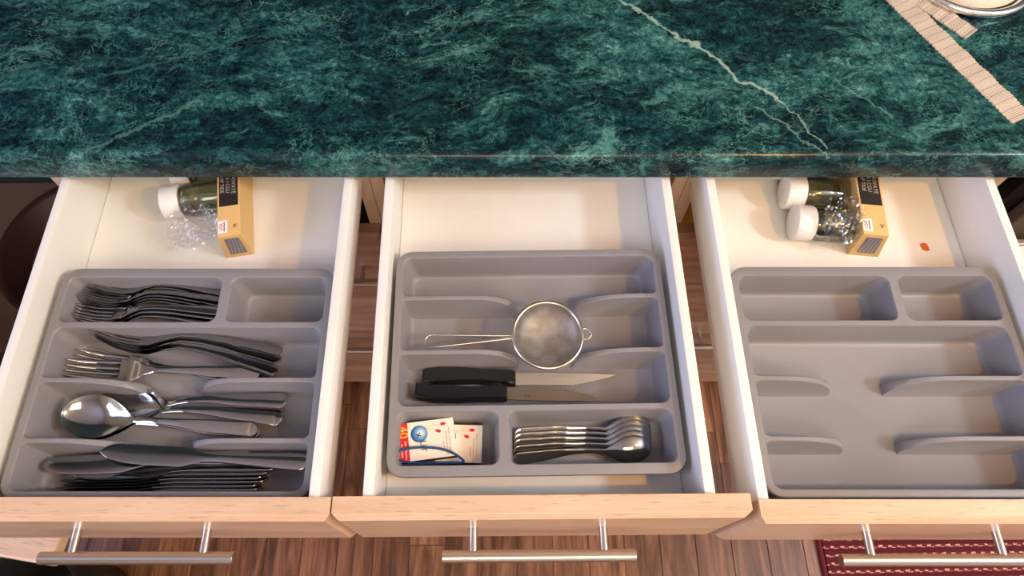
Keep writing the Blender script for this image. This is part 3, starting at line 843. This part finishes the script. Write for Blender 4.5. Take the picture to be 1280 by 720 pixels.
g = 'white-capped glass jars at the back of the drawers'
jar((-.4035, .4660, FL), 9, .078, 'clear glass jar with white cap, the front one in the left drawer', g)
jar((-.4020, .5110, FL), 9, .078, 'clear glass jar with white cap, the rear one in the left drawer', g)
jar((.3650, .4390, FL), -5, .068, 'clear glass jar with white cap, the frontmost in the right drawer', g)
jar((.3620, .4835, FL), -5, .068, 'clear glass jar with white cap, the middle one in the right drawer', g)
jar((.3560, .5280, FL), -5, .068, 'clear glass jar with white cap, the rearmost in the right drawer under the worktop edge', g)
def film(x0, x1, y0, y1, zf, amp, seed, label):
    rnd = random.Random(seed); b = bmesh.new(); nx_, ny_ = 34, 26; vs = []
    ph = [(rnd.uniform(60, 260), rnd.uniform(60, 260), rnd.uniform(0, 6), rnd.uniform(.3, 1)) for _ in range(9)]
    for i in range(nx_ + 1):
        for j in range(ny_ + 1):
            u, v = i / nx_, j / ny_; x = x0 + (x1 - x0) * u; y = y0 + (y1 - y0) * v
            z = zf(u, v) + amp * sum(a * (1 - abs(2 * (((x * fx + y * fy + p) / 6.283) % 1) - 1)) for fx, fy, p, a in ph) / 3
            vs.append(b.verts.new((x + rnd.uniform(-.0012, .0012), y + rnd.uniform(-.0012, .0012), FL + max(.0006, z) + rnd.uniform(0, .0012))))
    for i in range(nx_):
        for j in range(ny_):
            k = i * (ny_ + 1) + j
            u, v = (i + .5) / nx_, (j + .5) / ny_
            if (u - .5) ** 2 / .26 + (v - .5) ** 2 / .27 > 1 and rnd.random() < .9: continue
            b.faces.new((vs[k], vs[k + ny_ + 1], vs[k + ny_ + 2], vs[k + 1]))
    bmesh.ops.delete(b, geom=[v for v in b.verts if not v.link_faces], context='VERTS')
    return tag(obj('plastic_film', b, FILM), label, 'plastic film')
film(-.388, -.324, .398, .450, lambda u, v: .006 + .022 * v * (1 - .3 * u) + .01 * u, .012, 3, 'crumpled clear plastic film in front of the jar in the left drawer')
film(.388, .437, .402, .455, lambda u, v: .018 + .030 * math.sin(min(1, v * 1.5) * 1.57), .007, 5, 'crumpled clear plastic film over the front jar in the right drawer')
b = bmesh.new(); prism_z(b, [(-.0045, .004), (-.001, .0055), (.0035, .0045), (.0045, -.001), (.0048, -.005), (.001, -.0058), (-.003, -.003)], 0, .0012)
tag(obj('orange_flake', b, M('orange_flake', srgb(206, 96, 30), .5).m, None, (.531, .416, FL + .0002), smooth=30), 'small orange flake lying on the white bottom of the right drawer', 'crumb')

# ------------------------------------------------------------------ things on the worktop
def weave_m(name, open_):
    m = M(name, rough=.85)
    v = m.coord((1, 1, 1)); sp = m.n('ShaderNodeSeparateXYZ'); m.l(v, sp.inputs[0])
    x, y = sp.outputs[0], sp.outputs[1]
    nz = m.noise(v, 500, 2)
    x2 = m.math('ADD', x, m.math('MULTIPLY', nz.outputs[0], .0012))
    r1 = m.math('SINE', m.math('MULTIPLY', x2, 2 * math.pi / .0026)); r2 = m.math('SINE', m.math('MULTIPLY', x2, 2 * math.pi / .0115))
    c1 = m.math('SINE', m.math('MULTIPLY', y, 2 * math.pi / .0022))
    h = m.math('ADD', m.math('MULTIPLY', r1, .5), m.math('MULTIPLY', c1, .3))
    a = m.math('MULTIPLY', m.ramp(r2, [(.90, G(0)), (.99, G(1))]), m.ramp(c1, [(.2, G(0)), (.5, G(1))]))
    if open_:
        a = m.math('MAXIMUM', a, m.math('MULTIPLY', m.ramp(m.math('SINE', m.math('MULTIPLY', x2, 2 * math.pi / .0042)), [(.75, G(0)), (.95, G(1))]), m.ramp(m.math('SINE', m.math('MULTIPLY', y, 2 * math.pi / .0042)), [(.55, G(0)), (.8, G(1))])))
    m.base(m.mix(a, m.mix(m.ramp(h, [(.25, G(0)), (.7, G(1))]), srgb(196, 180, 164), srgb(232, 217, 202)), srgb(84, 72, 62))); m.bump(h, .6, .0008); return m.m
def band(p0, p1, w_, mat, label, frill=.0012):
    a, c = Vector(p0), Vector(p1); L = (c - a).length; n = 90; b = bmesh.new(); rows = []
    for i in range(n + 1):
        x = L * i / n; e = frill * (.5 if i % 2 else -.5); zz = .0013 + .0006 * math.sin(i * .5)
        rows.append(ring(b, [(x, -w_ / 2 - e, 0), (x, -w_ / 2 - e, zz), (x, 0, zz + .0003), (x, w_ / 2 + e, zz), (x, w_ / 2 + e, 0)]))
    for r0, r1 in zip(rows, rows[1:]): bridge(b, r0, r1)
    b.faces.new(rows[0]); b.faces.new(rows[-1])
    d = c - a
    o = obj('woven_band', b, mat, None, (a.x, a.y, CT + .0002), (0, 0, math.atan2(d.y, d.x)), smooth=40)
    return tag(o, label, 'strap')
band((.488, .735), (.597, .511), .0290, weave_m('cream_woven_band', False), 'long cream woven band lying diagonally on the green worktop')
band((.505, .735), (.579, .640), .0245, weave_m('cream_open_weave_band', True), 'short cream open-weave band beside the chrome-rimmed dish')
ds = empty('round_dish', (.605, .745, CT)); tag(ds, 'round dish with polished chrome rim and pale cloth-covered middle at the worktop corner', 'dish')
b = bmesh.new(); lathe(b, [(0, .002), (.064, .002), (.068, .004), (.071, .008), (.074, .0105), (.077, .011), (.080, .0095), (.0815, .006), (.080, .002), (.074, .0002), (0, .0002)], 72)
obj('chrome_rim', b, CHROME, ds, smooth=60)
b = bmesh.new(); lathe(b, [(0, .016), (.045, .0155), (.060, .0135), (.0655, .0095), (.066, .005), (0, .004)], 64)
cl = M('pale_cloth', srgb(214, 198, 180), .9); nn = cl.noise(cl.coord((1, 1, 1)), 300, 3); cl.bump(nn.outputs[0], .4, .001)
obj('cloth_pad', b, cl.m, ds, smooth=60)

# ------------------------------------------------------------------ rug
def rug_m():
    m = M('red_rug_pile', rough=.95)
    v = m.coord((1, 1, 1)); sp = m.n('ShaderNodeSeparateXYZ'); m.l(v, sp.inputs[0])
    x, y = sp.outputs[0], sp.outputs[1]
    n = m.noise(v, 90, 3, .6); n2 = m.noise(v, 380, 3, .7)
    yy = m.math('ADD', y, m.math('MULTIPLY', n.outputs[0], .006))
    row = m.math('SINE', m.math('MULTIPLY', yy, 2 * math.pi / .0165))
    rowid = m.math('MULTIPLY', m.math('FLOOR', m.math('DIVIDE', y, .0165)), 2.4)
    dash = m.math('SINE', m.math('ADD', m.math('MULTIPLY', x, 2 * math.pi / .021), m.math('ADD', rowid, m.math('MULTIPLY', n.outputs[0], 4))))
    k = m.math('MULTIPLY', m.ramp(row, [(.45, G(0)), (.75, G(1))]), m.ramp(dash, [(.10, G(.0)), (.40, G(1))]))
    k = m.math('MULTIPLY', k, m.ramp(n2.outputs[0], [(.36, G(.2)), (.48, G(1))]))
    red = m.mix(n2.outputs[0], srgb(96, 18, 28), srgb(136, 34, 46))
    dk = m.ramp(row, [(.0, G(.55)), (.35, G(1))]); red = m.mix(1, red, dk, 'MULTIPLY')
    m.base(m.mix(k, red, srgb(222, 182, 160))); m.bump(n2.outputs[0], .8, .003); return m.m
rg = empty('rug', (.7045, .13, 0), (0, 0, R(1.0)))
b = BX(.014, 1.2, -1.2, .19, .0005, .008, .002, 2); obj('pile', b, rug_m(), rg)
b = bmesh.new(); tube(b, [(.007, -1.207, .0052), (.007, .197, .0052), (1.207, .197, .0052), (1.207, -1.207, .0052)], .007, 8, True, .005)
obj('binding', b, M('dark_red_binding', srgb(104, 22, 34), .9).m, rg, smooth=60)['label'] = 'plain dark red bound edge'
tag(rg, 'dark red rug with rows of beige dashes on the floor below the right drawer', 'rug')

# ------------------------------------------------------------------ what shows beside the cabinets
BR = M('brown_mat_fabric', srgb(128, 100, 80), .9); nb = BR.noise(BR.coord((1, 1, 1)), 90, 3); BR.bump(nb.outputs[0], .3, .002)
m_ = obj('floor_mat', BX(-1.75, -.62, .60, 1.098, .0005, .008, .003, 2), BR.m)
tag(m_, 'plain brown mat on the floor left of the cabinets', 'mat')
bs = empty('basin', (-1.04, .86, .0085)); tag(bs, 'round dark brown basin on the mat left of the cabinets', 'basin')
b = bmesh.new(); lathe(b, [(.150, .012), (.158, .016), (.186, .066), (.198, .070), (.207, .068), (.208, .062), (.198, .060), (.168, .002), (.160, 0), (.150, 0), (.150, .012)], 64)
obj('wall', b, M('dark_brown_plastic', srgb(70, 42, 34), .45).m, bs, smooth=50)
b = bmesh.new(); lathe(b, [(0, .0115), (.1499, .0115), (.1499, .004), (0, .004)], 64); obj('base', b, M('brown_plastic', srgb(112, 78, 64), .5).m, bs, smooth=50)
sl = empty('bench', (-.828, .205, 0), (0, 0, R(-9))); tag(sl, 'pale wooden bench with its end showing below the left drawer front', 'bench')
obj('seat', BX(-.80, .17, -.10, .19, .44, .468, .004, 2), BEECH, sl)
for sx in (-.72, -.34):
    for sy in (-.05, .16):
        obj('leg', BX(sx - .02, sx + .02, sy - .02, sy + .02, 0, .44, .003, 1), BEECH, sl)
b = bmesh.new(); lathe(b, [(0, 0), (.09, 0), (.10, .01), (.112, .24), (.106, .246), (.10, .24), (.09, .015), (0, .014)], 40)
tag(obj('waste_bin', b, BLACKP, None, (-.845, .02, 0), smooth=50), 'black bin on the floor under the wooden bench', 'bin')
ap = empty('kitchen_appliance', (.98, .80, 0)); tag(ap, 'dark kitchen appliance standing to the right of the base cabinets', 'appliance')
obj('body', BX(-.303, .30, -.298, .28, .05, .93, .003, 1), M('gap_shade_black', srgb(20, 18, 18), .35).m, ap)  # blackened so the body carries the shade of the gap beside the cabinet
obj('door_frame', BX(-.282, .30, -.318, -.2985, .12, .86, .002, 1), M('grey_brown_door', srgb(100, 86, 80), .35).m, ap)
hb = bmesh.new(); tube(hb, [(-.292, -.35, .79), (.27, -.35, .79)], .009, 12)
for s in (-.22, .22): tube(hb, [(s, -.316, .79), (s, -.35, .79)], .007, 8)
obj('door_handle', hb, HANDLE, ap, smooth=50)
for sx in (-.25, .25):
    for sy in (-.25, .22): obj('foot', BX(sx - .02, sx + .02, sy - .02, sy + .02, 0, .05), BLACKP, ap)
tm = M('patterned_tea_towel', rough=.9); v = tm.coord((1, 1, 1)); br = tm.n('ShaderNodeTexBrick'); tm.l(tm.coord((1, 1, 1), rot=(R(90), 0, 0)), br.inputs[0])
br.inputs['Scale'].default_value = 18; br.inputs['Color1'].default_value = srgb(226, 216, 206); br.inputs['Color2'].default_value = srgb(214, 204, 196); br.inputs['Mortar'].default_value = srgb(90, 78, 76); br.inputs['Mortar Size'].default_value = .012
tm.base(br.outputs[0])
tb = bmesh.new(); rows = []
for i in range(25):
    x = -.287 + .34 * i / 24; q = .004 * math.sin(i * 1.1)
    rows.append(ring(tb, [(x, -.364 + q, .45), (x, -.364 + q, 0.7920), (x, -.350, 0.8055), (x, -.336 - q * .3, 0.7920), (x, -.336, .52), (x, -.334, .52), (x, -.334 - q * .3, 0.7930), (x, -.350, 0.8075), (x, -.3665 + q, 0.7930), (x, -.3665 + q, .45)]))
for r0, r1 in zip(rows, rows[1:]): bridge(tb, r0, r1)
tb.faces.new(rows[0]); tb.faces.new(rows[-1])
tag(obj('tea_towel', tb, tm.m, None, (.98, .80, 0), smooth=50), 'pale patterned tea towel hanging on the dark appliance at far right', 'towel')
